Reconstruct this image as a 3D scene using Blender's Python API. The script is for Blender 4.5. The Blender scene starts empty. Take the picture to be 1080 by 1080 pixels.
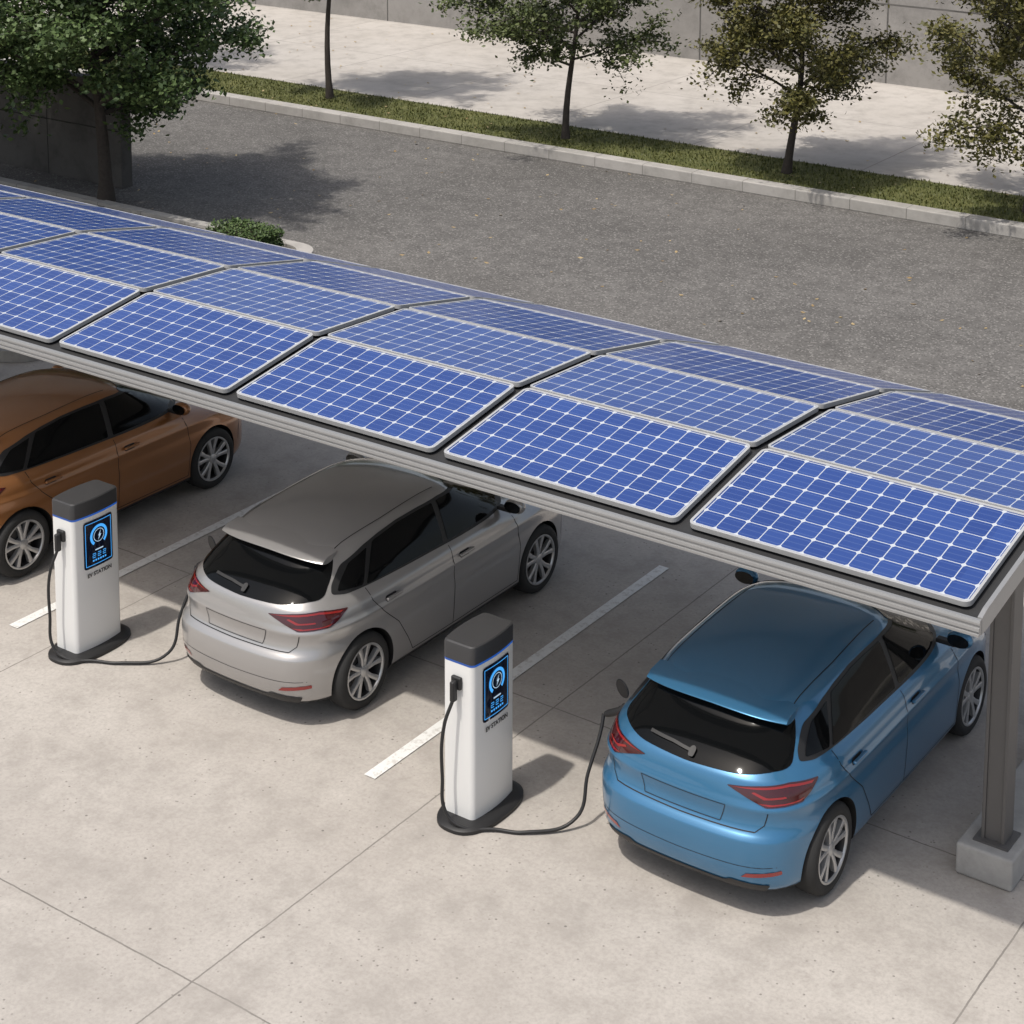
import bpy, bmesh, math, random
import numpy as np
from mathutils import Vector, Matrix
from mathutils.bvhtree import BVHTree
random.seed(3)
ZOOM=(1.0,540,540)
S=bpy.context.scene; COL=S.collection
# ------------------------------------------------------------------ material helpers
class NT:
    def __init__(s,name):
        s.m=bpy.data.materials.new(name); s.m.use_nodes=True; s.t=s.m.node_tree
        s.b=s.t.nodes['Principled BSDF']; s.l=s.t.links
        s.tc=None
    def new(s,t): return s.t.nodes.new(t)
    def put(s,sock,v):
        if isinstance(v,bpy.types.NodeSocket): s.l.new(v,sock)
        elif isinstance(v,(tuple,list)): sock.default_value=tuple(v)+((1,) if len(v)==3 and len(sock.default_value)==4 else ())
        else: sock.default_value=v
    def coord(s,kind='Object'):
        if not s.tc: s.tc=s.new('ShaderNodeTexCoord')
        return s.tc.outputs[kind]
    def math(s,op,a,b=0.0,clamp=False):
        n=s.new('ShaderNodeMath'); n.operation=op; n.use_clamp=clamp
        s.put(n.inputs[0],a); s.put(n.inputs[1],b); return n.outputs[0]
    def noise(s,scale,detail=3,rough=.55,vec=None,out='Fac',dist=0):
        n=s.new('ShaderNodeTexNoise'); n.inputs['Scale'].default_value=scale; n.inputs['Detail'].default_value=detail
        n.inputs['Roughness'].default_value=rough; n.inputs['Distortion'].default_value=dist
        s.l.new(vec or s.coord(),n.inputs['Vector']); return n.outputs[out]
    def voro(s,scale,vec=None,out='Distance',feature='F1'):
        n=s.new('ShaderNodeTexVoronoi'); n.feature=feature; n.inputs['Scale'].default_value=scale
        s.l.new(vec or s.coord(),n.inputs['Vector']); return n.outputs[out]
    def ramp(s,f,stops):
        n=s.new('ShaderNodeValToRGB'); e=n.color_ramp.elements
        while len(e)<len(stops): e.new(.5)
        for k,(p,c) in enumerate(stops):
            e[k].position=p; e[k].color=(c,c,c,1) if not isinstance(c,tuple) else c+(1,)
        s.put(n.inputs[0],f); return n.outputs[0]
    def mix(s,f,a,b,mode='MIX'):
        n=s.new('ShaderNodeMix'); n.data_type='RGBA'; n.blend_type=mode
        s.put(n.inputs[0],f); s.put(n.inputs[6],a); s.put(n.inputs[7],b); return n.outputs[2]
    def set(s,**k):
        for a,v in k.items(): s.put(s.b.inputs[a.replace('_',' ')],v)
        return s
    def xyz(s,vec=None):
        n=s.new('ShaderNodeSeparateXYZ'); s.l.new(vec or s.coord(),n.inputs[0]); return n.outputs
def plain(name,col,rough=.5,metal=0,coat=0,nz=.06,nscale=6,spec=.5):
    m=NT(name)
    if nz>.03: c=m.mix(m.noise(nscale,2),tuple(x*(1-nz) for x in col),tuple(min(1,x*(1+nz)) for x in col))
    else: c=col
    m.set(Base_Color=c,Roughness=rough,Metallic=metal)
    m.b.inputs['Specular IOR Level'].default_value=spec
    m.b.inputs['Coat Weight'].default_value=coat; m.b.inputs['Coat Roughness'].default_value=.05
    return m.m
def joint(m,c,x0,per,w,wob):
    d=m.math('ADD',m.math('DIVIDE',m.math('SUBTRACT',m.math('ADD',c,wob),x0),per),.5)
    d=m.math('ABSOLUTE',m.math('SUBTRACT',m.math('FRACT',d),.5))
    return m.math('LESS_THAN',m.math('MULTIPLY',d,per),w)
def concrete(name,c1,c2,jx=None,jy=None,jw=.007,speck=True,jz=None,dark=.30):
    m=NT(name)
    big=m.ramp(m.noise(.35,4,.6),[(.35,0.),(.68,1.)]); mid=m.noise(2.2,6,.72)
    c=m.mix(big,c1,c2)
    c=m.mix(m.ramp(mid,[(.28,.90),(.52,0.)]),c,tuple(x*.79 for x in c1))
    c=m.mix(m.ramp(mid,[(.54,0.),(.72,.45)]),c,tuple(min(1,x*1.14) for x in c2))
    if speck:
        c=m.mix(m.ramp(m.noise(30,3,.75),[(.3,.5),(.6,0.)]),c,tuple(x*.74 for x in c1))
        v=m.voro(15); patch=m.ramp(mid,[(.46,0.),(.58,1.)])
        f=m.math('MULTIPLY',m.ramp(v,[(.10,1.),(.16,0.)]),patch)
        c=m.mix(m.math('MULTIPLY',f,.75),c,tuple(x*.40 for x in c1))
        v2=m.voro(5.1); c=m.mix(m.math('MULTIPLY',m.ramp(v2,[(.04,1.),(.06,0.)]),.8),c,tuple(x*.33 for x in c1))
        c=m.mix(m.ramp(m.noise(.8,3,.6,dist=1.4),[(.56,0.),(.72,.38)]),c,tuple(x*.68 for x in c1))
    o=m.xyz(); wob=m.math('MULTIPLY',m.math('SUBTRACT',mid,.5),.03)
    J=None
    for ax,j in ((0,jx),(1,jy),(2,jz)):
        if j:
            q=joint(m,o[ax],j[0],j[1],jw,wob); J=q if J is None else m.math('MAXIMUM',J,q)
    if J is not None:
        Jm=m.math('MULTIPLY',J,m.ramp(mid,[(.3,.55),(.6,.95)]))
        c=m.mix(Jm,c,tuple(x*dark for x in c1))
    m.set(Base_Color=c,Roughness=.85); m.b.inputs['Specular IOR Level'].default_value=.25
    return m.m
M={}
M['concrete']=concrete('lot_concrete',(.400,.368,.335),(.468,.437,.402),(-8.19,4.2),(7.98,4.2),.0065,dark=.45)
M['walk']=concrete('walk_concrete',(.42,.39,.357),(.48,.45,.418),(-20.5,3.4),(33.6,3.7),.012,False,dark=.6)
M['wallc']=concrete('wall_concrete',(.24,.23,.218),(.30,.287,.274),(-16.6,4.6),None,.02,False,(1.9,2.4))
M['wallg']=concrete('shaded_wall_concrete',(.085,.08,.075),(.12,.113,.106),(-25.6,2.4),None,.012,False,(1.0,2.4))  # left wall: tree shade is darkened into the base colour
M['kerb']=concrete('kerb_concrete',(.34,.325,.302),(.42,.40,.38),(-14,1.0),None,.008,False,dark=.5)
M['block']=concrete('block_concrete',(.33,.325,.31),(.42,.41,.40),None,None,.01,False)
m=NT('asphalt'); sp=m.voro(44,out='Color'); sx=m.xyz(sp); n1=m.noise(2.6,6,.76)
c=m.mix(m.ramp(m.noise(.3,4,.6),[(.35,0.),(.65,1.)]),(.118,.113,.108),(.160,.153,.146))
c=m.mix(m.ramp(n1,[(.32,.65),(.56,0.)]),c,(.082,.078,.075)); c=m.mix(m.ramp(n1,[(.55,0.),(.7,.4)]),c,(.205,.197,.187))
c=m.mix(m.ramp(sx[0],[(.85,0.),(.90,.65)]),c,(.28,.27,.255)); c=m.mix(m.ramp(sx[1],[(.74,0.),(.80,.5)]),c,(.06,.057,.055))
m.set(Base_Color=c,Roughness=.9); m.b.inputs['Specular IOR Level'].default_value=.2; M['asphalt']=m.m
m=NT('grass_mat'); c=m.mix(m.ramp(m.noise(1.3,4,.7),[(.35,0.),(.7,1.)]),(.065,.075,.018),(.13,.13,.04))
m.set(Base_Color=c,Roughness=.9); M['grass']=m.m
M['soil']=plain('soil',(.05,.04,.028),.95,nz=.4,nscale=12)
def leafmat(name,a,b):
    m=NT(name); g=m.new('ShaderNodeNewGeometry'); r=g.outputs['Random Per Island']
    m.set(Base_Color=m.mix(r,a,b),Roughness=.5); m.b.inputs['Specular IOR Level'].default_value=.35
    return m.m
M['leafG']=leafmat('leaf_green',(.032,.062,.017),(.115,.165,.058))
M['leafO']=leafmat('leaf_olive',(.052,.056,.014),(.155,.138,.042))
M['leafM']=leafmat('leaf_mid',(.040,.058,.017),(.118,.140,.048))
M['blade']=leafmat('grass_blade',(.055,.07,.015),(.14,.145,.045))
M['litter']=leafmat('dry_leaf',(.24,.16,.07),(.46,.36,.20))
M['bark']=plain('bark',(.050,.041,.034),.9,nz=.45,nscale=20)
M['white']=plain('charger_white',(.74,.74,.73),.32,coat=.3,nz=.02)
M['cap']=plain('charger_cap',(.040,.040,.042),.45)
M['black']=plain('black_plastic',(.016,.016,.017),.5)
M['rubber']=plain('tyre_rubber',(.022,.022,.022),.8,nz=.2)
M['rim']=plain('alloy_rim',(.50,.50,.50),.30,.6)
M['rimd']=plain('wheel_dark',(.03,.03,.032),.5,.3)
M['glass']=plain('tinted_glass',(.004,.0045,.005),.05,nz=0,spec=.20)
M['gap']=plain('panel_gap',(.006,.006,.006),.7)
M['red']=plain('tail_red',(.050,.004,.006),.10,coat=1)
M['redb']=plain('tail_red_bright',(.26,.012,.010),.15,coat=1)
M['lamp']=plain('headlamp',(.35,.37,.40),.1,.6,coat=1)
M['alu']=plain('aluminium',(.33,.33,.33),.4,.4,nz=.05)
M['aluf']=plain('panel_frame_alu',(.46,.46,.46),.4,.2)
M['deck']=plain('deck_grey',(.028,.028,.029),.6)
M['post']=plain('post_grey',(.115,.11,.107),.5,.15)
M['under']=plain('underside_beam',(.30,.30,.30),.6)
M['bounce']=plain('underside_bounce_sheet',(.62,.62,.61),.7,nz=.03)  # pale colour for the added sheet that bounces light below the deck
m=NT('stripe_paint'); c=m.mix(m.ramp(m.noise(14,4,.75),[(.36,.75),(.50,0.)]),(.72,.72,.70),(.48,.46,.43)); m.set(Base_Color=c,Roughness=.7); M['paintw']=m.m
def carpaint(name,col,metal=.45,rough=.28):
    m=NT(name)
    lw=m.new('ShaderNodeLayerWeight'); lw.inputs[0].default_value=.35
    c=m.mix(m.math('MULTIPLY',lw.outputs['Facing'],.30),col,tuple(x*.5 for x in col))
    m.set(Base_Color=c,Roughness=rough,Metallic=metal); m.b.inputs['Coat Weight'].default_value=1; m.b.inputs['Coat Roughness'].default_value=.03
    return m.m
PB=carpaint('paint_blue',(.046,.185,.350)); PS=carpaint('paint_silver',(.40,.39,.385),.5); PO=carpaint('paint_bronze',(.33,.140,.048))
def emis(name,col,s):
    m=NT(name); m.set(Base_Color=(.01,.02,.04),Roughness=.3); m.put(m.b.inputs['Emission Color'],col); m.b.inputs['Emission Strength'].default_value=s; return m.m
M['cyan']=emis('screen_cyan',(.07,.42,1.0),1.0); M['bluel']=emis('screen_blue',(.02,.15,.7),.5); M['wht']=emis('screen_white',(.6,.8,1.0),.8)
M['screen']=plain('screen_glass',(.006,.010,.028),.08,coat=.6)
M['txt']=plain('print_dark',(.05,.05,.05),.5)
m=NT('solar_cells'); uv=m.new('ShaderNodeUVMap'); o=m.xyz(uv.outputs[0])
fx=m.math('ABSOLUTE',m.math('SUBTRACT',m.math('FRACT',o[0]),.5)); fy=m.math('ABSOLUTE',m.math('SUBTRACT',m.math('FRACT',o[1]),.5))
line=m.math('MAXIMUM',m.math('GREATER_THAN',fx,.479),m.math('GREATER_THAN',fy,.479))
line=m.math('MAXIMUM',line,m.math('GREATER_THAN',m.math('ADD',fx,fy),.865))
bus=m.math('ABSOLUTE',m.math('SUBTRACT',m.math('FRACT',m.math('MULTIPLY',o[1],3.0)),.5)); bus=m.math('LESS_THAN',bus,.05)
fl=m.new('ShaderNodeCombineXYZ'); m.l.new(m.math('FLOOR',o[0]),fl.inputs[0]); m.l.new(m.math('FLOOR',o[1]),fl.inputs[1]); m.l.new(m.math('FLOOR',m.math('MULTIPLY',m.xyz()[0],.4762)),fl.inputs[2])
wn=m.new('ShaderNodeTexWhiteNoise'); m.l.new(fl.outputs[0],wn.inputs[0])
c=m.mix(wn.outputs[0],(.016,.046,.205),(.025,.064,.250)); c=m.mix(m.math('MULTIPLY',bus,.25),c,(.18,.25,.44))
c=m.mix(line,c,(.50,.53,.57))
m.set(Base_Color=c,Roughness=.32); m.b.inputs['Coat Weight'].default_value=.3; m.b.inputs['Coat Roughness'].default_value=.08; M['cells']=m.m
# ------------------------------------------------------------------ mesh helpers
def empty(name,loc=(0,0,0)):
    e=bpy.data.objects.new(name,None); e.location=loc; COL.objects.link(e); return e
def mk(name,v,f,mats,parent=None,smooth=False,idx=None):
    me=bpy.data.meshes.new(name); me.from_pydata([tuple(p) for p in v],[],[tuple(q) for q in f])
    for a in (mats if isinstance(mats,(list,tuple)) else [mats]): me.materials.append(a)
    if smooth: me.polygons.foreach_set('use_smooth',[True]*len(me.polygons))
    if idx is not None: me.polygons.foreach_set('material_index',idx)
    me.update(); o=bpy.data.objects.new(name,me); COL.objects.link(o)
    if parent: o.parent=parent
    return o
def fixn(o,ang=None):
    bm=bmesh.new(); bm.from_mesh(o.data); bmesh.ops.recalc_face_normals(bm,faces=bm.faces); bm.to_mesh(o.data); bm.free()
    if ang: 
        o.data.polygons.foreach_set('use_smooth',[True]*len(o.data.polygons)); o.data.set_sharp_from_angle(angle=math.radians(ang))
    return o
def box(name,x0,x1,y0,y1,z0,z1,mat,parent=None,bev=0):
    v=[(x,y,z) for z in (z0,z1) for y in (y0,y1) for x in (x0,x1)]
    f=[(0,2,3,1),(4,5,7,6),(0,1,5,4),(2,6,7,3),(0,4,6,2),(1,3,7,5)]
    o=mk(name,v,f,mat,parent)
    if bev:
        b=o.modifiers.new('b','BEVEL'); b.width=bev; b.segments=3; 
    return o
def sheet(name,x0,x1,y0,y1,z,mat,parent=None):
    return mk(name,[(x0,y0,z),(x1,y0,z),(x1,y1,z),(x0,y1,z)],[(0,1,2,3)],mat,parent)
def extr(name,prof,x0,x1,mat,parent=None,closed=True):
    n=len(prof); v=[(x0,a,b) for a,b in prof]+[(x1,a,b) for a,b in prof]
    f=[(i,(i+1)%n,n+(i+1)%n,n+i) for i in range(n if closed else n-1)]
    if closed: f+= [tuple(range(n))[::-1],tuple(range(n,2*n))]
    return fixn(mk(name,v,f,mat,parent))
def lathe(prof,n=40,axis='X'):
    v=[];f=[];k=len(prof)
    for i in range(n):
        a=2*math.pi*i/n
        for r,x in prof: v.append((x,r*math.cos(a),r*math.sin(a)))
    for i in range(n):
        for j in range(k-1): f.append((i*k+j,i*k+j+1,((i+1)%n)*k+j+1,((i+1)%n)*k+j))
    return v,f
def rpoly(poly,r,seg=4):
    out=[];n=len(poly)
    for i in range(n):
        p=Vector(poly[i]);a=Vector(poly[i-1])-p;b=Vector(poly[(i+1)%n])-p
        d=min(r,a.length*.45,b.length*.45); p0=p+a.normalized()*d; p1=p+b.normalized()*d
        for k in range(seg+1):
            t=k/seg; out.append(tuple(p0*(1-t)**2+p*2*t*(1-t)+p1*t*t))
    return out
def patch(name,poly,U,V,D,bvh,off,mat,parent,step=.045,O=Vector((0,0,0)),r=0):
    if r: poly=rpoly(poly,r)
    bm=bmesh.new(); vs=[bm.verts.new((a,b,0)) for a,b in poly]; bm.faces.new(vs)
    A=[p[0] for p in poly];B=[p[1] for p in poly]
    for k,(lo,hi) in enumerate(((min(A),max(A)),(min(B),max(B)))):
        n=int((hi-lo)/step)
        for i in range(1,n+1):
            c=lo+(hi-lo)*i/(n+1); co=[0,0,0];co[k]=c; no=[0,0,0];no[k]=1
            bmesh.ops.bisect_plane(bm,geom=bm.verts[:]+bm.edges[:]+bm.faces[:],dist=1e-5,plane_co=co,plane_no=no)
    for v in bm.verts:
        o=O+U*v.co.x+V*v.co.y-D*3
        loc,nor,_,_=bvh.ray_cast(o,D)
        if loc is None: loc,nor,_,_=bvh.find_nearest(O+U*v.co.x+V*v.co.y)
        if nor.dot(D)>0: nor=-nor
        v.co=loc+nor*off
    bmesh.ops.recalc_face_normals(bm,faces=bm.faces)
    me=bpy.data.meshes.new(name); bm.to_mesh(me); bm.free(); me.materials.append(mat)
    me.polygons.foreach_set('use_smooth',[True]*len(me.polygons))
    if len(me.polygons) and sum((Vector(p.normal).dot(D)) for p in me.polygons)>0: me.flip_normals()
    ob=bpy.data.objects.new(name,me); COL.objects.link(ob); ob.parent=parent; return ob
X=Vector((1,0,0));Y=Vector((0,1,0));Z=Vector((0,0,1))
def strip(pts,w):
    L=[];R=[]
    for i,p in enumerate(pts):
        p=Vector(p); a=Vector(pts[max(i-1,0)]); b=Vector(pts[min(i+1,len(pts)-1)]); d=(b-a).normalized(); n=Vector((-d.y,d.x))
        L.append(tuple(p+n*w/2)); R.append(tuple(p-n*w/2))
    return L+R[::-1]
# ------------------------------------------------------------------ car
def pchip(xs,ys,q):
    xs=np.array(xs,float);ys=np.array(ys,float);h=np.diff(xs);d=np.diff(ys)/h;mm=np.zeros(len(xs))
    mm[0]=d[0];mm[-1]=d[-1]
    for i in range(1,len(xs)-1):
        mm[i]=0 if d[i-1]*d[i]<=0 else 2*d[i-1]*d[i]/(d[i-1]+d[i])
    i=np.clip(np.searchsorted(xs,q,side='right')-1,0,len(xs)-2);t=(q-xs[i])/h[i]
    return (2*t**3-3*t**2+1)*ys[i]+(t**3-2*t**2+t)*h[i]*mm[i]+(-2*t**3+3*t**2)*ys[i+1]+(t**3-t**2)*h[i]*mm[i+1]
LOW=.032
def drop(y,z):
    a=min(1,max(0,(1.25-y)/1.5))**1.6; b=min(1,max(0,(z-.96)/.38)); b=b*b*(3-2*b)
    return (.075*a+LOW)*b
K=[ # z, R, F, W, n, bowR, bowF
(.16,-.50,3.18,.76,6,.05,.12),(.20,-.60,3.27,.825,6,.06,.14),(.24,-.655,3.32,.850,6,.07,.16),(.32,-.69,3.355,.862,6,.08,.18),(.42,-.712,3.37,.868,6,.09,.20),
(.52,-.718,3.365,.872,6,.09,.20),(.60,-.712,3.35,.874,6,.09,.20),(.635,-.68,3.34,.874,6,.09,.20),(.66,-.655,3.32,.872,6,.09,.20),
(.72,-.640,3.27,.866,6,.10,.22),(.78,-.648,3.16,.872,6,.11,.25),(.805,-.652,3.10,.874,6,.11,.26),(.84,-.640,2.98,.860,5.5,.11,.28),(.88,-.628,2.84,.852,5.5,.11,.28),(.93,-.612,2.66,.838,5,.11,.26),
(.965,-.597,2.52,.812,5,.11,.24),(1.0,-.568,2.42,.782,5,.11,.22),(1.10,-.480,2.22,.742,5,.11,.20),(1.20,-.385,2.03,.698,5,.11,.18),(1.30,-.280,1.84,.650,5,.10,.16),
(1.35,-.225,1.73,.620,5,.09,.14),(1.385,-.178,1.63,.588,5,.08,.12),(1.405,-.140,1.55,.555,5,.07,.10),(1.415,-.11,1.48,.52,5,.07,.10)]
KZ=[k[0] for k in K]
def outline(z,MQ=34):
    R,F,W,n,bR,bF=[float(pchip(KZ,[k[j] for k in K],np.array([z]))[0]) for j in range(1,7)]
    cy=(R+F)/2;L=(F-R)/2
    th=np.linspace(0,math.pi/2,500); x=W*np.sin(th)**(2/n); y=L*np.cos(th)**(2/n); x[0]=0;y[-1]=0
    s=np.concatenate([[0],np.cumsum(np.hypot(np.diff(x),np.diff(y)))]); q=np.linspace(0,s[-1],MQ+1)
    x=np.interp(q,s,x);y=np.interp(q,s,y)
    yr=cy-y+bR*(x/W)**2*(y/L)**2; yf=cy+y-bF*(x/W)**2*(y/L)**2
    P=[(x[i],yr[i]) for i in range(MQ+1)]+[(x[i],yf[i]) for i in range(MQ-1,-1,-1)]
    P+=[(-a,b) for a,b in P[-2:0:-1]]
    return P,cy
def build_car_mesh():
    zs=sorted(set([round(a,4) for a in KZ]+[round(a,4) for a in np.linspace(.24,1.415,52)]))
    zz=[zs[0]]
    for a in zs[1:]:
        if a-zz[-1]>.008 or a in KZ:
            if a-zz[-1]<=.008 and zz[-1] not in KZ: zz.pop()
            zz.append(a)
    V=[];Fc=[];MI=[];n=None
    rings=[]
    P,cy=outline(zz[0]); n=len(P)
    for s in (.02,.5,.9): rings.append([(a*s,cy+(b-cy)*s,zz[0]-.002*(1-s)) for a,b in P])
    for z in zz: rings.append([(a,b,z) for a,b in outline(z)[0]])
    P,cy=outline(zz[-1])
    for s in (.94,.86,.76,.64,.5,.36,.22,.10,.02):
        rings.append([(a*s,cy+(b-cy)*s,zz[-1]+.042*(1-s**2.0)) for a,b in P])
    for r in rings: V+=[(a,b,c-drop(b,c)) for a,b,c in r]
    for j in range(len(rings)-1):
        zc=(rings[j][0][2]+rings[j+1][0][2])/2
        for i in range(n):
            Fc.append((j*n+i,j*n+(i+1)%n,(j+1)*n+(i+1)%n,(j+1)*n+i)); MI.append(1 if zc<.24 else 0)
    Fc.append(tuple(range(n))[::-1]); MI.append(1); k=(len(rings)-1)*n; Fc.append(tuple(range(k,k+n))); MI.append(0)
    return V,Fc,MI
def wheel_parts(parent,name,x,y,side):
    e=bpy.data.objects.new(name,None); e.location=(x,y,.325); e.parent=parent; COL.objects.link(e)
    if side<0: e.rotation_euler=(0,0,math.pi)
    tp=[(.232,-.012),(.245,.0),(.285,.0),(.308,-.012),(.322,-.035),(.325,-.07),(.325,-.14),(.322,-.175),(.30,-.20),(.23,-.205)]
    v,f=lathe(tp,56); fixn(mk('tyre',v,f,M['rubber'],e),50)
    rp=[(.236,-.010),(.236,-.004),(.222,-.004),(.214,-.018),(.208,-.05),(.205,-.12),(.10,-.12),(.001,-.12)]
    v,f=lathe(rp,56)
    o=mk('rim_barrel',v,f,[M['rim'],M['rimd']],e); fixn(o,40)
    for p in o.data.polygons:
        r=math.hypot(p.center.y,p.center.z); p.material_index=0 if r>.2125 else 1
    V=[];F=[]
    for s in range(5):
        for off,tw in ((-.16,-.05),(.16,.05)):
            a0=2*math.pi*s/5+math.pi/2+off*.9; a1=2*math.pi*s/5+math.pi/2+off*1.35+tw
            b=len(V)
            for (r,a,w,xf) in ((.045,a0*1.0,.020,-.022),(.13,(a0+a1)/2,.018,-.016),(.222,a1,.024,-.012)):
                c=Vector((0,math.cos(a)*r,math.sin(a)*r)); t=Vector((0,-math.sin(a),math.cos(a)))
                for d,k in ((-1,xf-.004),(-.6,xf),(.6,xf),(1,xf-.004)):
                    V.append(c+t*w*d+X*k)
                V.append(c+t*w+X*(xf-.04)); V.append(c-t*w+X*(xf-.04))
            for j in range(2):
                for i in range(6): F.append((b+j*6+i,b+j*6+(i+1)%6,b+(j+1)*6+(i+1)%6,b+(j+1)*6+i))
    fixn(mk('spokes',V,F,M['rim'],e),30)
    v,f=lathe([(.001,-.010),(.03,-.011),(.048,-.018),(.052,-.035),(.052,-.09)],32); fixn(mk('hub',v,f,M['rim'],e),40)
    v,f=lathe([(.15,-.100),(.15,-.09),(.06,-.09)],40); fixn(mk('brake_disc',v,f,M['post'],e),40)
CACHE={}
def cut_body(o,paint):
    CR,CZ=.356,.331; cut=[]
    for y in (0,2.55):
        for sx in (-1,1):
            v,f=lathe([(CR,.60*sx),(CR,1.2*sx)],72); v=[(a,b+y,c+CZ) for a,b,c in v]
            f.append(tuple(2*i for i in range(72))); f.append(tuple(2*i+1 for i in range(72)))
            c=mk('cut',v,f,[paint,M['black']],None,False,[1]*len(f)); fixn(c); cut.append(c)
            b=o.modifiers.new('b','BOOLEAN'); b.operation='DIFFERENCE'; b.object=c; b.solver='EXACT'; b.use_self=True
    bpy.context.view_layer.update()
    dg=bpy.context.evaluated_depsgraph_get(); nm=bpy.data.meshes.new_from_object(o.evaluated_get(dg)); o.modifiers.clear()
    for c in cut: bpy.data.objects.remove(c)
    bm=bmesh.new(); bm.from_mesh(nm); kill=[]
    for p in bm.faces:
        q=p.calc_center_median()
        for y in (0,2.55):
            rr_=math.hypot(q.y-y,q.z-CZ)
            if rr_<CR+.001 and abs(q.x)>.59: p.material_index=1
            if rr_<CR-.012 and abs(q.x)>.62: kill.append(p); break
    bmesh.ops.delete(bm,geom=kill,context='FACES'); bm.to_mesh(nm); bm.free()
    nm.polygons.foreach_set('use_smooth',[True]*len(nm.polygons)); nm.set_sharp_from_angle(angle=math.radians(35))
    return nm
def build_car(paint,loc):
    e=empty('parked_car',(0,0,0))
    V,F,MI=build_car_mesh()
    o=mk('body',V,F,[paint,M['black']],e,True,MI); fixn(o)
    bvh=BVHTree.FromPolygons([v.co.copy() for v in o.data.vertices],[tuple(p.vertices) for p in o.data.polygons])
    if 'm' not in CACHE: CACHE['m']=cut_body(o,paint)
    o.data=CACHE['m'].copy(); o.data.materials[0]=paint
    e.location=loc
    for y in (0,2.55):
        for s in (1,-1): wheel_parts(e,'wheel',.862*s,y,s)
    for s in (1,-1):
        D=Vector((-s,0,0))
        def P(n,poly,off,mat,r=0,step=.05): return patch(n,[(a,b-drop(a,b)) for a,b in poly],Y,Z,D,bvh,off,mat,e,step,Vector((s*.0,0,0)),r)
        P('window_surround',[(2.34,.985),(2.12,1.12),(1.86,1.25),(1.66,1.335),(1.30,1.365),(1.0,1.370),(.70,1.372),(.45,1.362),(.25,1.345),(-.02,1.29),(-.19,1.13),(-.225,1.055),(-.10,1.02),(.6,.995),(1.4,.982)],.0025,M['black'],.03)
        P('front_door_glass',[(2.10,1.005),(1.98,1.15),(1.80,1.245),(1.63,1.315),(1.28,1.345),(1.255,1.345),(1.215,1.002)],.006,M['glass'],.02)
        P('rear_door_glass',[(1.15,1.003),(1.185,1.345),(.95,1.350),(.70,1.352),(.36,1.335),(.13,1.022)],.006,M['glass'],.02)
        P('quarter_glass',[(.09,1.03),(.28,1.318),(.05,1.275),(-.12,1.13),(-.165,1.07)],.006,M['glass'],.02)
        for nme,pl in (('door_gap',[(1.19,.27),(1.20,.6),(1.19,.97)]),('door_gap',[(2.17,.27),(2.20,.6),(2.16,.80),(2.12,.97)]),('door_gap',[(.62,.27),(.55,.40),(.42,.60),(.22,.78),(.12,.90),(.10,1.0)]),('sill_gap',[(.62,.27),(1.2,.265),(2.17,.27)])):
            P(nme,strip(pl,.007),.0015,M['gap'],0,.04)
        P('bumper_gap',strip([(2.99,.40),(3.02,.62),(2.96,.70)],.006),.0015,M['gap'],0,.03)
        for y in (1.38,.36):
            hb=box('door_handle',min(s*.862,s*.893),max(s*.862,s*.893),y-.10,y+.10,.845,.870,paint,e,.01)
            P('handle_recess',[(y-.09,.826),(y+.05,.826),(y+.05,.878),(y-.09,.878)],.001,M['rimd'],.02)
        bm=bmesh.new(); bmesh.ops.create_uvsphere(bm,u_segments=20,v_segments=12,radius=1)
        for v in bm.verts:
            x,y,z=v.co; v.co=Vector((s*(.935+.105*x),2.02+(.085*y if y>0 else .045*y),1.065+.068*z*(1+.1*x)))
        me=bpy.data.meshes.new('mirror'); bm.to_mesh(me); bm.free(); me.materials.append(paint); me.polygons.foreach_set('use_smooth',[True]*len(me.polygons))
        mo=bpy.data.objects.new('mirror',me); COL.objects.link(mo); mo.parent=e
        box('mirror_arm',min(s*.74,s*.90),max(s*.74,s*.90),2.00,2.07,.99,1.025,M['black'],e,.01)
        mk('mirror_glass',[(s*(.935+.088*math.cos(t)),1.973,1.065+.052*math.sin(t)) for t in np.linspace(0,2*math.pi,20)[:-1]],[tuple(range(19))],M['glass'],e)
        U=Vector((.8*s,.6,0)); Dd=Vector((-.6*s,.8,0))
        def T(n,poly,off,mat,r=0,step=.03): return patch(n,[(a,.945+(b-.945)*.86) for a,b in poly],U,Z,Dd,bvh,off,mat,e,step,Vector((0,0,0)),r)
        T('tail_light',[(-.10,.925),(.10,.950),(.33,.962),(.55,.930),(.49,.87),(.42,.812),(.15,.805),(.06,.85)],.005,M['red'],.015)
        T('tail_light_bar',[(-.07,.922),(.10,.940),(.32,.951),(.51,.925),(.49,.912),(.32,.935),(.12,.926)],.008,M['redb'],.006)
        T('tail_light_bar',[(.10,.835),(.17,.814),(.40,.820),(.43,.845),(.37,.832),(.20,.828)],.008,M['redb'],.006)
        T('tail_light_bar',[(.06,.90),(.14,.862),(.30,.868),(.29,.878),(.16,.875),(.08,.908)],.008,M['redb'],.006)
        R=lambda n,poly,off,mat,r=0,step=.04: patch(n,poly,X,Z,Y,bvh,off,mat,e,step,Vector((0,0,0)),r)
        R('rear_reflector',[(s*.48,.335),(s*.72,.365),(s*.72,.395),(s*.52,.372)],.004,M['redb'],.008)
        F2=lambda n,poly,off,mat,r=0: patch(n,poly,X,Z,-Y,bvh,off,mat,e,.04,Vector((0,0,0)),r)
        F2('headlight',[(s*.40,.70),(s*.74,.72),(s*.78,.80),(s*.55,.775),(s*.40,.745)],.005,M['lamp'],.015)
        patch('roof_seam',strip([(s*.515,-.02),(s*.525,.6),(s*.505,1.35)],.007),X,Y,-Z,bvh,.002,M['gap'],e,.06)
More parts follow.
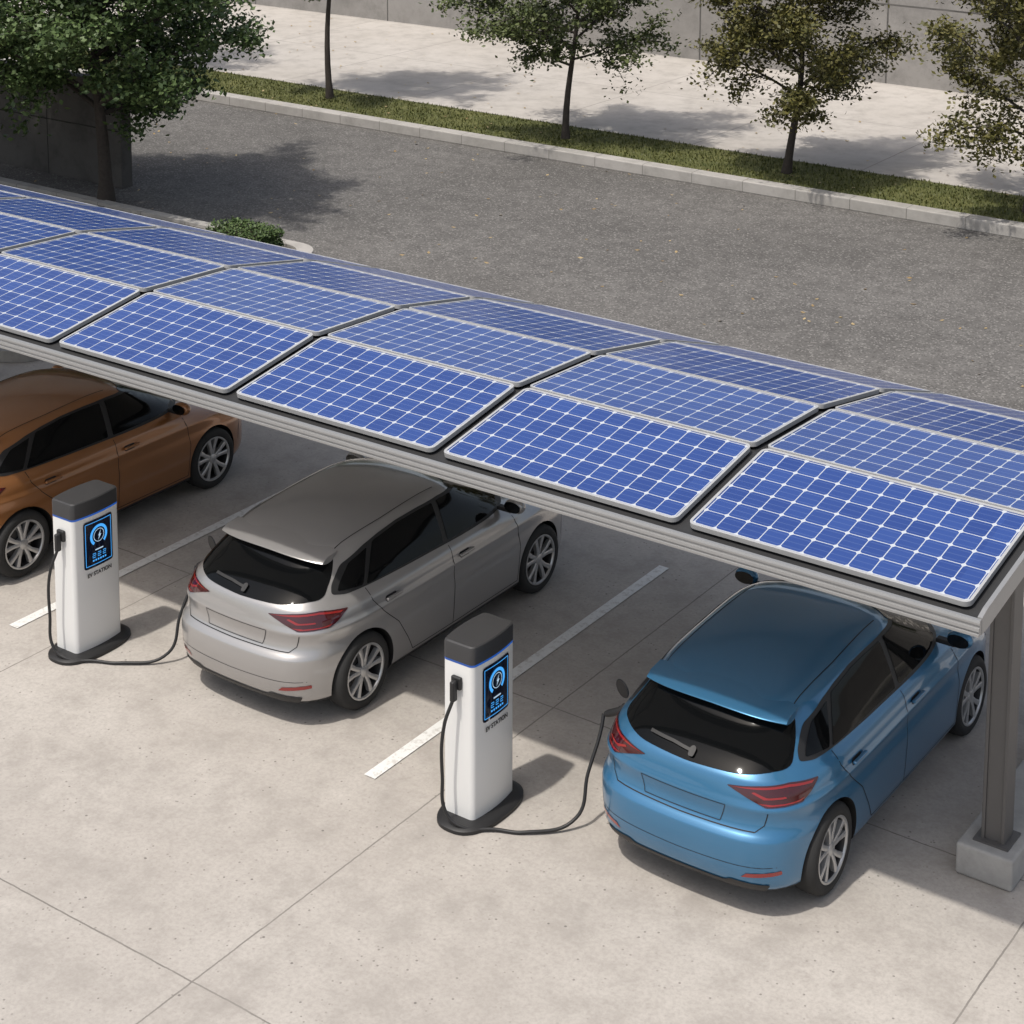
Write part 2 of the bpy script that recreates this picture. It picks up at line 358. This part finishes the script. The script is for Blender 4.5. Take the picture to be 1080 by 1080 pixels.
    R=lambda n,poly,off,mat,r=0,step=.045: patch(n,poly,X,Z,Y,bvh,off,mat,e,step,Vector((0,0,0)),r)
    R('rear_window',[(-.665,1.025),(-.40,.995),(0,.985),(.40,.995),(.665,1.025),(.625,1.11),(.545,1.262),(-.545,1.262),(-.625,1.11)],.005,M['glass'],.04)
    R('tailgate_gap',strip([(-.55,.655),(0,.650),(.55,.655)],.006),.002,M['gap'],0,.04)
    for s in (-1,1):
        R('tailgate_gap',strip([(s*.55,.655),(s*.60,.70),(s*.62,.79)],.006),.002,M['gap'],0,.03)
    for a,b in (((-.30,.675),(.30,.675)),((-.335,.80),(.335,.80)),((-.30,.675),(-.335,.80)),((.30,.675),(.335,.80))):
        R('plate_recess_edge',strip([a,b],.005),.003,M['rimd'],0,.04)
    R('lower_valance',[(-.60,.20),(.60,.20),(.66,.285),(.40,.30),(.36,.275),(-.36,.275),(-.40,.30),(-.66,.285)],.006,M['black'],.02)
    R('bumper_crease',strip([(-.70,.425),(0,.415),(.70,.425)],.004),.0015,M['rimd'],0,.04)
    F2=lambda n,poly,off,mat,r=0: patch(n,poly,X,Z,-Y,bvh,off,mat,e,.045,Vector((0,0,0)),r)
    F2('windscreen',[(-.68,1.02),(0,.985),(.68,1.02),(.53,1.33),(0,1.355),(-.53,1.33)],.005,M['glass'],.04)
    F2('grille',[(-.38,.70),(.38,.70),(.38,.735),(-.38,.735)],.005,M['black'],.01)
    F2('lower_grille',[(-.55,.30),(.55,.30),(.48,.48),(-.48,.48)],.005,M['black'],.03)
    V=[];F=[];N=31
    for i in range(N):
        x=-.565+1.13*i/(N-1); q=abs(x)/.565
        dp=.075+LOW; zt=1.432-dp-.030*q*q; cv=.09*q**3
        pr=[(-.00,zt+.014),(-.14,zt-.002),(-.275+cv,zt-.028),(-.285+cv,zt-.036),(-.275+cv,zt-.046),(-.18+cv*.5,zt-.056),(-.08,zt-.05)]
        for a,b in pr: V.append((x,a,b))
    k=7
    for i in range(N-1):
        for j in range(k): F.append((i*k+j,i*k+(j+1)%k,(i+1)*k+(j+1)%k,(i+1)*k+j))
    F+= [tuple(range(k)),tuple(range((N-1)*k,N*k))]
    fixn(mk('spoiler',V,F,paint,e),35)
    wp=strip([(.03,1.03),(-.14,1.043),(-.34,1.047)],.014); R('rear_wiper',wp,.018,M['black'],0,.04)
    R('wiper_hub',[(0,1.005),(.04,1.005),(.045,1.045),(.02,1.055),(-.005,1.045)],.022,M['black'],.012)
    loc,nor,_,_=bvh.ray_cast(Vector((-3,-.06,.85)),X)
    v,f=lathe([(.001,-.02),(.045,-.02),(.05,0.0)],24); oo=mk('charge_socket',[(a+loc.x+.004,b-.06,c+.85) for a,b,c in v],f,M['black'],e)
    v,f=lathe([(.001,.006),(.07,.006),(.075,0),(.07,-.006),(.001,-.006)],28); fo=fixn(mk('charge_flap',v,f,[M['rimd']],e),40)
    fo.location=(loc.x-.075,.03,.955); fo.rotation_euler=(0,math.radians(-8),math.radians(70))
    v,f=lathe([(.001,-.19),(.022,-.185),(.028,-.15),(.030,-.04),(.036,-.035),(.036,.01)],20); co=fixn(mk('charge_plug',v,f,M['black'],e),40)
    co.location=(loc.x,-.06,.85); co.rotation_euler=(0,math.radians(-28),0)
    return e
build_car(PB,(-6.06,11.261,0)); build_car(PS,(-10.30,11.265,0)); build_car(PO,(-14.47,11.223,0))
# ------------------------------------------------------------------ chargers
def rrect(hx,hy,r,bulge=0,n=8,seg=10):
    pts=[]
    for cx,cy,a0 in ((hx-r,hy-r,0),(-hx+r,hy-r,90),(-hx+r,-hy+r,180),(hx-r,-hy+r,270)):
        for k in range(n+1):
            a=math.radians(a0+90*k/n); pts.append((cx+r*math.cos(a),cy+r*math.sin(a)))
        nx=pts[-1]
        tgt={0:(-hx+r,hy),90:(-hx,-hy+r),180:(hx-r,-hy),270:(hx,hy-r)}[a0]
        for k in range(1,seg): pts.append((nx[0]+(tgt[0]-nx[0])*k/seg,nx[1]+(tgt[1]-nx[1])*k/seg))
    return [(x+ (bulge*(1-(y/hy)**2)*(1 if x>0 else -1)*min(1,abs(x)/(hx*.8))),y) for x,y in pts]
def stack(name,levels,mat,parent,ang=35):
    V=[];F=[];n=len(levels[0][0])
    for P,z in levels:
        for a,b in P: V.append((a,b,z))
    for j in range(len(levels)-1):
        for i in range(n): F.append((j*n+i,j*n+(i+1)%n,(j+1)*n+(i+1)%n,(j+1)*n+i))
    F+=[tuple(range(n)),tuple(range((len(levels)-1)*n,len(levels)*n))]
    return fixn(mk(name,V,F,mat,parent),ang)
def curve(name,pts,r,mat,parent):
    cu=bpy.data.curves.new(name,'CURVE'); cu.dimensions='3D'; cu.bevel_depth=r; cu.bevel_resolution=4; cu.resolution_u=10
    sp=cu.splines.new('BEZIER'); sp.bezier_points.add(len(pts)-1)
    for b,p in zip(sp.bezier_points,pts): b.co=p; b.handle_left_type=b.handle_right_type='AUTO'
    cu.materials.append(mat); o=bpy.data.objects.new(name,cu); COL.objects.link(o); o.parent=parent; return o
def charger(cx,cy,port):
    e=empty('ev_charging_station',(cx,cy,0))
    sc=lambda k,dx=0:[(a*k+dx,b*k) for a,b in rrect(.135,.265,.035,.028)]
    b=stack('housing',[(sc(1),.045),(sc(1),.4),(sc(1),.8),(sc(1),1.265)],M['white'],e)
    bvh=BVHTree.FromPolygons([v.co.copy() for v in b.data.vertices],[tuple(p.vertices) for p in b.data.polygons])
    stack('blue_band',[(sc(1.004),1.255),(sc(1.004),1.270)],M['bluel'],e)
    stack('cap',[(sc(1.01),1.272),(sc(1.01),1.385),(sc(.99),1.402),(sc(.94),1.410)],M['cap'],e,25)
    def foot(a,b):
        P=[]
        for k in range(48):
            t=2*math.pi*k/48; c,s_=math.cos(t),math.sin(t); P.append((.03+a*math.copysign(abs(c)**.8,c),-.02+b*math.copysign(abs(s_)**.8,s_)))
        return P
    stack('base_plate',[(foot(.24,.40),0.0),(foot(.24,.40),.025),(foot(.225,.385),.035),(foot(.19,.34),.045)],M['black'],e)
    D=-X; P=lambda n,poly,off,mat,r=0,step=.04:patch(n,poly,Y,Z,D,bvh,off,mat,e,step,Vector((0,0,0)),r)
    P('screen_bezel',[(-.165,.78),(.165,.78),(.165,1.215),(-.165,1.215)],.004,M['screen'],.03)
    for a,b in (((-.145,.805),(.145,.805)),((-.145,1.19),(.145,1.19)),((-.145,.805),(-.145,1.19)),((.145,.805),(.145,1.19))): P('screen_border',strip([a,b],.005),.006,M['cyan'])
    def arc(cy_,cz,r,w,a0,a1,n,mat):
        for k in range(n):
            t0=math.radians(a0+(a1-a0)*k/n);t1=math.radians(a0+(a1-a0)*(k+1)/n)
            P('screen_ring',[(cy_+(r-w)*math.cos(t0),cz+(r-w)*math.sin(t0)),(cy_+r*math.cos(t0),cz+r*math.sin(t0)),(cy_+r*math.cos(t1),cz+r*math.sin(t1)),(cy_+(r-w)*math.cos(t1),cz+(r-w)*math.sin(t1))],.007,mat)
    arc(0,1.06,.098,.024,-50,230,22,M['cyan']); arc(0,1.06,.060,.005,0,360,14,M['wht'])
    P('screen_bolt',[(-.008,1.055),(.022,1.105),(.010,1.065),(.026,1.065),(-.012,1.015),(.002,1.052)],.008,M['wht'])
    for k in range(6): P('screen_bar',[(-.075+.027*k,.835),(-.058+.027*k,.835),(-.058+.027*k,.850),(-.075+.027*k,.850)],.007,M['cyan'])
    P('screen_bar',[(-.045,.93),(.045,.93),(.045,.940),(-.045,.940)],.007,M['wht'])
    for s_ in (-1,0,1):
        c_=s_*.058; P('screen_digit',strip([(c_-.016,.905),(c_+.016,.905),(c_+.016,.888),(c_-.016,.888),(c_-.016,.870),(c_+.016,.870)],.006),.007,M['cyan'])
    tc=bpy.data.curves.new('lettering','FONT'); tc.body='EV STATION'; tc.size=.050; tc.align_x='CENTER'; tc.extrude=.001; tc.offset=.0012; tc.materials.append(M['txt'])
    to=bpy.data.objects.new('lettering',tc); COL.objects.link(to); to.parent=e; to.location=(.1655,0,.705); to.rotation_euler=(math.pi/2,0,math.pi/2)
    box('holster',-.045,.045,-.295,-.262,1.06,1.16,M['black'],e,.012)
    box('plug_handle',-.020,.020,-.345,-.290,.98,1.14,M['black'],e,.012)
    px,py_,pz=port
    curve('charging_cable',[(0,-.32,1.0),(-.04,-.38,.80),(-.05,-.39,.40),(.0,-.40,.12),(.12,-.36,.04),(.30,-.22,.018),(.50,-.12,.016),(px-cx-.16,.16,.09),(px-cx-.15,.30,.38),(px-cx-.14,.46,.66),(px-cx-.15,py_-cy-.0,pz-.10)],.0135,M['black'],e)
    return e
charger(-7.86,10.69,(-6.925,11.2,.86)); charger(-12.15,10.69,(-11.165,11.2,.86))
# ------------------------------------------------------------------ solar carport
cp=empty('solar_carport')
C=[(10.607,2.752),(11.729,2.929),(12.840,2.878),(13.974,2.670),(15.05,2.320)]
w=2.101; x0=-12.404; cols=range(-5,4)
GV=[];GF=[];GU=[];FV=[];FF=[]
for i in cols:
    for r in range(4):
        (ya,za),(yb,zb)=C[r],C[r+1]; d=Vector((0,yb-ya,zb-za)); Ln=d.length; d.normalize(); nrm=Vector((0,-d.z,d.y))
        hx=(w-.09)/2; hy=(Ln-.022)/2; c=Vector((x0+(i+.5)*w,(ya+yb)/2,(za+zb)/2))
        def rr(hx,hy,rad,n=5):
            P=[]
            for sx,sy,a0 in ((1,1,0),(-1,1,90),(-1,-1,180),(1,-1,270)):
                for k in range(n+1):
                    a=math.radians(a0+90*k/n); P.append((sx*(hx-rad)+rad*math.cos(a),sy*(hy-rad)+rad*math.sin(a)))
            return P
        o_=rr(hx,hy,.055); i_=rr(hx-.020,hy-.020,.035); n=len(o_)
        b=len(FV)
        for P,h in ((o_,-.035),(o_,.0),(i_,.0),(i_,-.008)):
            for a,q in P: FV.append(c+X*a+d*q+nrm*h)
        for j in range(3):
            for k in range(n): FF.append((b+j*n+k,b+j*n+(k+1)%n,b+(j+1)*n+(k+1)%n,b+(j+1)*n+k))
        b=len(GV); gx=hx-.020;gy=hy-.020
        for a,q in i_:
            GV.append(c+X*a+d*q-nrm*.005); GU.append(((a+gx-.012)/(2*gx-.024)*12,(q+gy-.012)/(2*gy-.024)*6))
        GF.append(tuple(range(b,b+n)))
fixn(mk('panel_frames',FV,FF,M['aluf'],cp),30)
g=mk('solar_panels',GV,GF,M['cells'],cp); ul=g.data.uv_layers.new(name='UVMap')
for lp in g.data.loops: ul.data[lp.index].uv=GU[lp.vertex_index]
XL=x0-5*w-.05; XR=x0+4*w+.04
def arcp(off):
    P=[]
    for k,(y,z) in enumerate(C):
        a=Vector(C[max(k-1,0)]);b=Vector(C[min(k+1,4)]);t=(b-a).normalized(); P.append((y+off*t.y,z-off*t.x))
    return P
top=arcp(.06);bot=arcp(.12)
top=[(10.53,2.690)]+top+[(15.15,2.22)];bot=[(10.53,2.64)]+bot+[(15.12,2.15)]
extr('roof_deck',top+bot[::-1],XL,XR,M['deck'],cp)
bounce_prof=[(y,z-.006) for y,z in bot[1:-1]]
extr('underside_bounce_sheet',bounce_prof+[(y,z-.012) for y,z in bounce_prof[::-1]],XL+.02,XR-.02,M['bounce'],cp)  # added reflector sheet, brightens car roofs and the area under the canopy
gp=[(10.528,2.722),(10.500,2.722),(10.494,2.706),(10.494,2.694),(10.503,2.690),(10.503,2.678),(10.486,2.673),(10.484,2.655),(10.494,2.651),(10.494,2.642),(10.480,2.637),(10.480,2.622),(10.528,2.622)]
extr('front_gutter',gp,XL-.01,XR+.03,M['alu'],cp)
extr('rear_gutter',[(15.152,2.25),(15.20,2.25),(15.20,2.12),(15.152,2.12)],XL,XR,M['alu'],cp)
et=[(y,z+.065) for y,z in top[1:-1]]; eb=[(y,z-.01) for y,z in bot[1:-1]]
et=[(10.53,2.73)]+et+[(15.15,2.28)];eb=[(10.53,2.62)]+eb+[(15.15,2.14)]
for a,b in ((XR+.002,XR+.032),(XL-.032,XL-.002)): extr('end_trim',et+eb[::-1],a,b,M['alu'],cp)
bb=[(10.62,2.60)]+[(y,z-.02) for y,z in bot[1:]]
for i in (-5,-3,-1,1,3,4):
    xx=x0+i*w-(.35 if i==4 else (-.1 if i==-5 else 0)); ub=[(y,z-.08) for y,z in bb[1:]]
    extr('cross_beam',[(10.80,bb[1][1]+.02)]+[(y,z-.003) for y,z in bb[1:] if y>10.85]+[(y,z) for y,z in ub[::-1] if y>10.85],xx-.05,xx+.05,M['under'],cp)
for y,z in ((11.3,2.72),(13.4,2.60)): box('purlin',XL+.1,XR-.05,y-.05,y+.05,z-.13,z-.01,M['under'],cp)
for px in (-4.375,-21.3):
    box('footing',px-.22,px+.20,11.98,14.6,0,.24,M['block'],cp,.02)
    for py,h in ((12.2,2.74),(14.3,2.42)):
        for a,b in ((-.085,-.060),(.060,.085)): box('post_flange',px+a,px+b,py-.09,py+.09,.24,h,M['post'],cp,.004)
        box('post_web',px-.0595,px+.0595,py-.075,py+.075,.24,h,M['post'],cp)
        box('post_foot',px-.13,px+.13,py-.13,py+.13,.24,.255,M['post'],cp)
# ------------------------------------------------------------------ ground
sheet('ground',-300,300,-200,400,-.004,M['concrete'])
sheet('road',-120,90,19.6,28.02,.003,M['asphalt'])
for xs in (-17.13,-12.93,-8.77):
    sheet('parking_stripe',xs-.055,xs+.055,10.49,14.95,.004,M['paintw'])
ks=empty('kerb'); box('kerb_stone',-120,90,28.0,28.28,0,.20,M['kerb'],ks,.02)
mk('grass_verge',[(-120,28.275,.17),(90,28.275,.17),(90,29.95,.17),(-120,29.95,.17)],[(0,1,2,3)],M['grass'])
box('sidewalk',-120,90,29.93,37.4,-.05,.18,M['walk'])
box('boundary_wall',-120,90,37.38,37.7,.1,5.0,M['wallc'])
box('concrete_wall',-50,-23.74,21.95,22.2,0,1.85,M['wallg'],None,.01)
pl=empty('planter_island')
def planter(x0_,x1,y0,y1,r=.5):
    o_=[(x0_,y0)]
    for k in range(9): a=math.radians(-90+90*k/8); o_.append((x1-r+r*math.cos(a),y0+r+r*math.sin(a)))
    for k in range(9): a=math.radians(90*k/8); o_.append((x1-r+r*math.cos(a),y1-r+r*math.sin(a)))
    o_.append((x0_,y1)); n=len(o_)
    cx,cy=(x0_+x1)/2,(y0+y1)/2
    i_=[(cx+(a-cx)*(1-.36/(x1-x0_)),cy+(b-cy)*(1-.36/(y1-y0))) for a,b in o_]
    V=[(a,b,z) for P,z in ((o_,0),(o_,.15),(i_,.15),(i_,.05)) for a,b in P]
    F=[(j*n+k,j*n+(k+1)%n,(j+1)*n+(k+1)%n,(j+1)*n+k) for j in range(3) for k in range(n)]
    fixn(mk('planter_kerb',V,F,M['kerb'],pl)); mk('planter_soil',[(a,b,.10) for a,b in i_],[tuple(range(n))],M['soil'],pl)
planter(-45,-18.2,15.0,20.9)
# ------------------------------------------------------------------ foliage
def leaves(P,sz,rng,up=.5):
    n=len(P); a=rng.normal(size=(n,3)); a/=np.linalg.norm(a,axis=1)[:,None]
    nn=rng.normal(size=(n,3)); nn[:,2]=np.abs(nn[:,2])+up; nn/=np.linalg.norm(nn,axis=1)[:,None]
    t=np.cross(nn,a); t/=np.linalg.norm(t,axis=1)[:,None]; b=np.cross(nn,t)
    s=(sz*rng.uniform(.7,1.3,n))[:,None]
    V=np.empty((n,4,3)); V[:,0]=P-t*s*.5; V[:,1]=P+b*s*.30-nn*s*.05; V[:,2]=P+t*s*.5; V[:,3]=P-b*s*.30-nn*s*.05
    return V.reshape(-1,3)
def leafmesh(name,V,mat,parent=None):
    n=len(V)//4; me=bpy.data.meshes.new(name); me.vertices.add(len(V)); me.vertices.foreach_set('co',V.astype(np.float32).ravel())
    me.loops.add(n*4); me.loops.foreach_set('vertex_index',np.arange(n*4,dtype=np.int32)); me.polygons.add(n)
    me.polygons.foreach_set('loop_start',np.arange(0,n*4,4,dtype=np.int32)); me.polygons.foreach_set('loop_total',np.full(n,4,dtype=np.int32))
    me.materials.append(mat); me.update(calc_edges=True); o=bpy.data.objects.new(name,me); COL.objects.link(o)
    if parent: o.parent=parent
    return o
def tree(loc,seed,H,ch,R,mat,limbs=16,tw=7,per=60,lean=(0,0),r0=.085,lsz=.085,sig=.15):
    e=empty('broadleaf_tree',loc); rng=np.random.default_rng(seed); V=[];F=[]
    def tube(P,rad,s=7):
        b=len(V)
        for i,p in enumerate(P):
            d=(P[min(i+1,len(P)-1)]-P[max(i-1,0)]); d/=np.linalg.norm(d)+1e-9
            q=np.cross(d,[0,0,1.0]) if abs(d[2])<.9 else np.cross(d,[1.0,0,0]); q/=np.linalg.norm(q); k=np.cross(d,q)
            for j in range(s):
                a=2*math.pi*j/s; V.append(tuple(p+(q*math.cos(a)+k*math.sin(a))*rad[i]))
        for i in range(len(P)-1):
            for j in range(s): F.append((b+i*s+j,b+i*s+(j+1)%s,b+(i+1)*s+(j+1)%s,b+(i+1)*s+j))
    n=14; tr=[np.array([lean[0]*t+.09*math.sin(5*t+seed)-.09*math.sin(seed),lean[1]*t+.09*math.cos(4*t+seed)-.09*math.cos(seed),H*.86*t]) for t in np.linspace(0,1,n)]
    rad=[r0*(1-.80*t)*(1+.35*math.exp(-t*30)) for t in np.linspace(0,1,n)]; tube(tr,rad,10)
    cl=[]
    for i in range(limbs):
        t=(ch/(H*.86))+ (1-ch/(H*.86))*((i+.3)/limbs)**1.05; t=min(t,.99); k=t*(n-1); k0=int(k); s0=tr[k0]*(1-k+k0)+tr[min(k0+1,n-1)]*(k-k0)
        u=(t*H*.86-ch)/(H-ch); prof=(math.sin(math.pi*min(1,.22+.72*u)))**.7
        L=R*prof*rng.uniform(.75,1.1); az=i*2.4+rng.uniform(-.4,.4)+seed; el=math.radians(12+50*u+rng.uniform(-8,10))
        d=np.array([math.cos(az)*math.cos(el),math.sin(az)*math.cos(el),math.sin(el)])
        P=[s0+d*L*q+np.array([0,0,.22*L*q*q*(1-u)-.12*L*q**3])+rng.normal(size=3)*.03*L*q for q in np.linspace(0,1,7)]
        tube(P,[max(.005,r0*.42*(1-.85*q)*(1-.4*u)) for q in np.linspace(0,1,7)],6)
        for j in range(tw):
            q=.28+.72*(j+rng.uniform(0,.9))/tw; q=min(q,1); k=q*6; k0=min(int(k),5); s1=P[k0]*(1-k+k0)+P[k0+1]*(k-k0)
            dd=d*.6+rng.normal(size=3)*.75; dd[2]*=.6; dd/=np.linalg.norm(dd); l2=L*rng.uniform(.22,.45)
            Q=[s1+dd*l2*x+np.array([0,0,-.10*l2*x*x]) for x in (0,.35,.7,1)]; tube(Q,[.011,.008,.006,.003],4)
            for x in (1,2,3): cl.append(Q[x]+rng.normal(size=3)*.05)
        cl.append(P[-1])
    cl=np.array(cl); cnt=rng.integers(int(per*.3),int(per*1.5),len(cl)); base=np.repeat(cl,cnt,axis=0); sg=np.repeat(rng.uniform(.7,1.25,len(cl))*sig,cnt)
    g=rng.normal(size=base.shape)*sg[:,None]; g[:,2]*=.55
    fixn(mk('trunk_and_limbs',V,F,M['bark'],e),60)
    leafmesh('crown',leaves(base+g,lsz,rng),mat,e); return e
tree((-23.1,21.0,0.1),1,5.2,1.45,2.8,M['leafG'],30,10,80,(.1,.1),.12,.10,.165)
tree((-26.6,19.2,0.1),2,5.4,1.4,2.6,M['leafG'],26,9,78,(0,0),.12,.10,.165)  # extra tree, trunk out of view, added to shade the left wall
tree((-25.3,29.2,.17),3,5.4,2.15,1.9,M['leafG'],16,7,80,(0,.05),.07)
tree((-19.3,29.0,.17),4,4.3,1.35,1.95,M['leafM'],18,8,72,(.02,0),.07)
tree((-14.7,29.05,.17),5,4.4,1.15,2.1,M['leafO'],20,8,70,(.1,0),.075)
tree((-10.35,29.0,.17),6,4.3,1.0,1.95,M['leafO'],19,8,70,(0,0),.075)
tree((-5.6,29.0,.17),7,4.6,1.1,2.0,M['leafM'],14,7,60,(0,0),.075)
tree((-31,29.1,.17),8,5.0,1.5,2.0,M['leafG'],14,7,60,(0,0),.075)
rng=np.random.default_rng(9)
def hedge(x0_,x1,y0,y1,h):
    e=empty('hedge'); box('hedge_core',x0_+.05,x1-.05,y0+.05,y1-.05,.1,h-.05,M['soil'],e)
    n=int(2800*(x1-x0_+y1-y0)); P=np.stack([rng.uniform(x0_,x1,n),rng.uniform(y0,y1,n),rng.uniform(.12,h,n)],1)
    ax=rng.integers(0,4,n); j=rng.normal(size=n)*.03
    P[ax==0,2]=h+j[ax==0]; P[ax==1,0]=x1+j[ax==1]; P[ax==2,1]=y0+j[ax==2]; P[ax==3,1]=y1+j[ax==3]
    leafmesh('hedge_leaves',leaves(P,.05,rng),M['leafG'],e)
hedge(-19.75,-18.75,19.95,20.5,.46); hedge(-21.0,-18.75,15.3,16.0,.5)
n=26000; P=np.stack([rng.uniform(-34,-4,n),rng.uniform(28.29,29.92,n),np.full(n,.17)],1); h=rng.uniform(.02,.055,n); V=np.empty((n,4,3)); a=rng.uniform(0,6.28,n); dx=np.cos(a)*.012;dy=np.sin(a)*.012
V[:,0]=P+np.stack([dx,dy,0*h],1);V[:,1]=P-np.stack([dx,dy,0*h],1);V[:,2]=P+np.stack([-dy*1.5-dx*.2,dx*1.5,h],1);V[:,3]=P+np.stack([-dy*1.5+dx*.2,dx*1.5,h],1)
leafmesh('grass_blades',V.reshape(-1,3),M['blade'])
n=420; P=np.stack([rng.uniform(-32,-3,n),rng.uniform(21.3,37,n)**1.0,np.full(n,.012)],1); P[P[:,1]>28,2]=.20
leafmesh('fallen_leaves',leaves(P,.075,rng,6),M['litter'])
# ------------------------------------------------------------------ light, world, camera
W=bpy.data.worlds.new('World'); S.world=W; W.use_nodes=True; nt=W.node_tree
sky=nt.nodes.new('ShaderNodeTexSky'); sky.sky_type='NISHITA'; sky.sun_disc=False
d=Vector((.11,.45,-1)).normalized(); el=math.asin(-d.z)
sky.sun_elevation=el; sky.sun_rotation=math.radians(194); sky.air_density=1.2; sky.dust_density=4.0; sky.ozone_density=.4
hs=nt.nodes.new('ShaderNodeHueSaturation'); hs.inputs['Saturation'].default_value=.65
nt.links.new(sky.outputs[0],hs.inputs['Color']); nt.links.new(hs.outputs[0],nt.nodes['Background'].inputs[0]); nt.nodes['Background'].inputs[1].default_value=.14
L=bpy.data.lights.new('sun','SUN'); L.energy=3.0; L.angle=math.radians(1.4); L.color=(1,.95,.875)
lo=bpy.data.objects.new('sun',L); COL.objects.link(lo); lo.rotation_euler=d.to_track_quat('-Z','Y').to_euler(); lo.location=(0,0,30)
zf,zx,zy=ZOOM
cam=bpy.data.cameras.new('camera'); cam.sensor_width=36; cam.lens=1997.9/1080*36*zf; cam.shift_x=(zx-540)/1080*zf; cam.shift_y=-(zy+8.05)/1080*zf; cam.clip_end=1500; cam.clip_start=.1
co=bpy.data.objects.new('camera',cam); COL.objects.link(co)
co.matrix_world=Matrix.Translation((0,0,8.238))@Matrix.Rotation(math.radians(35.315),4,'Z')@Matrix.Rotation(math.radians(90-8.64),4,'X')@Matrix.Rotation(math.radians(.146),4,'Z')
S.camera=co
S.view_settings.view_transform='Standard'; S.view_settings.look='None'; S.view_settings.exposure=0
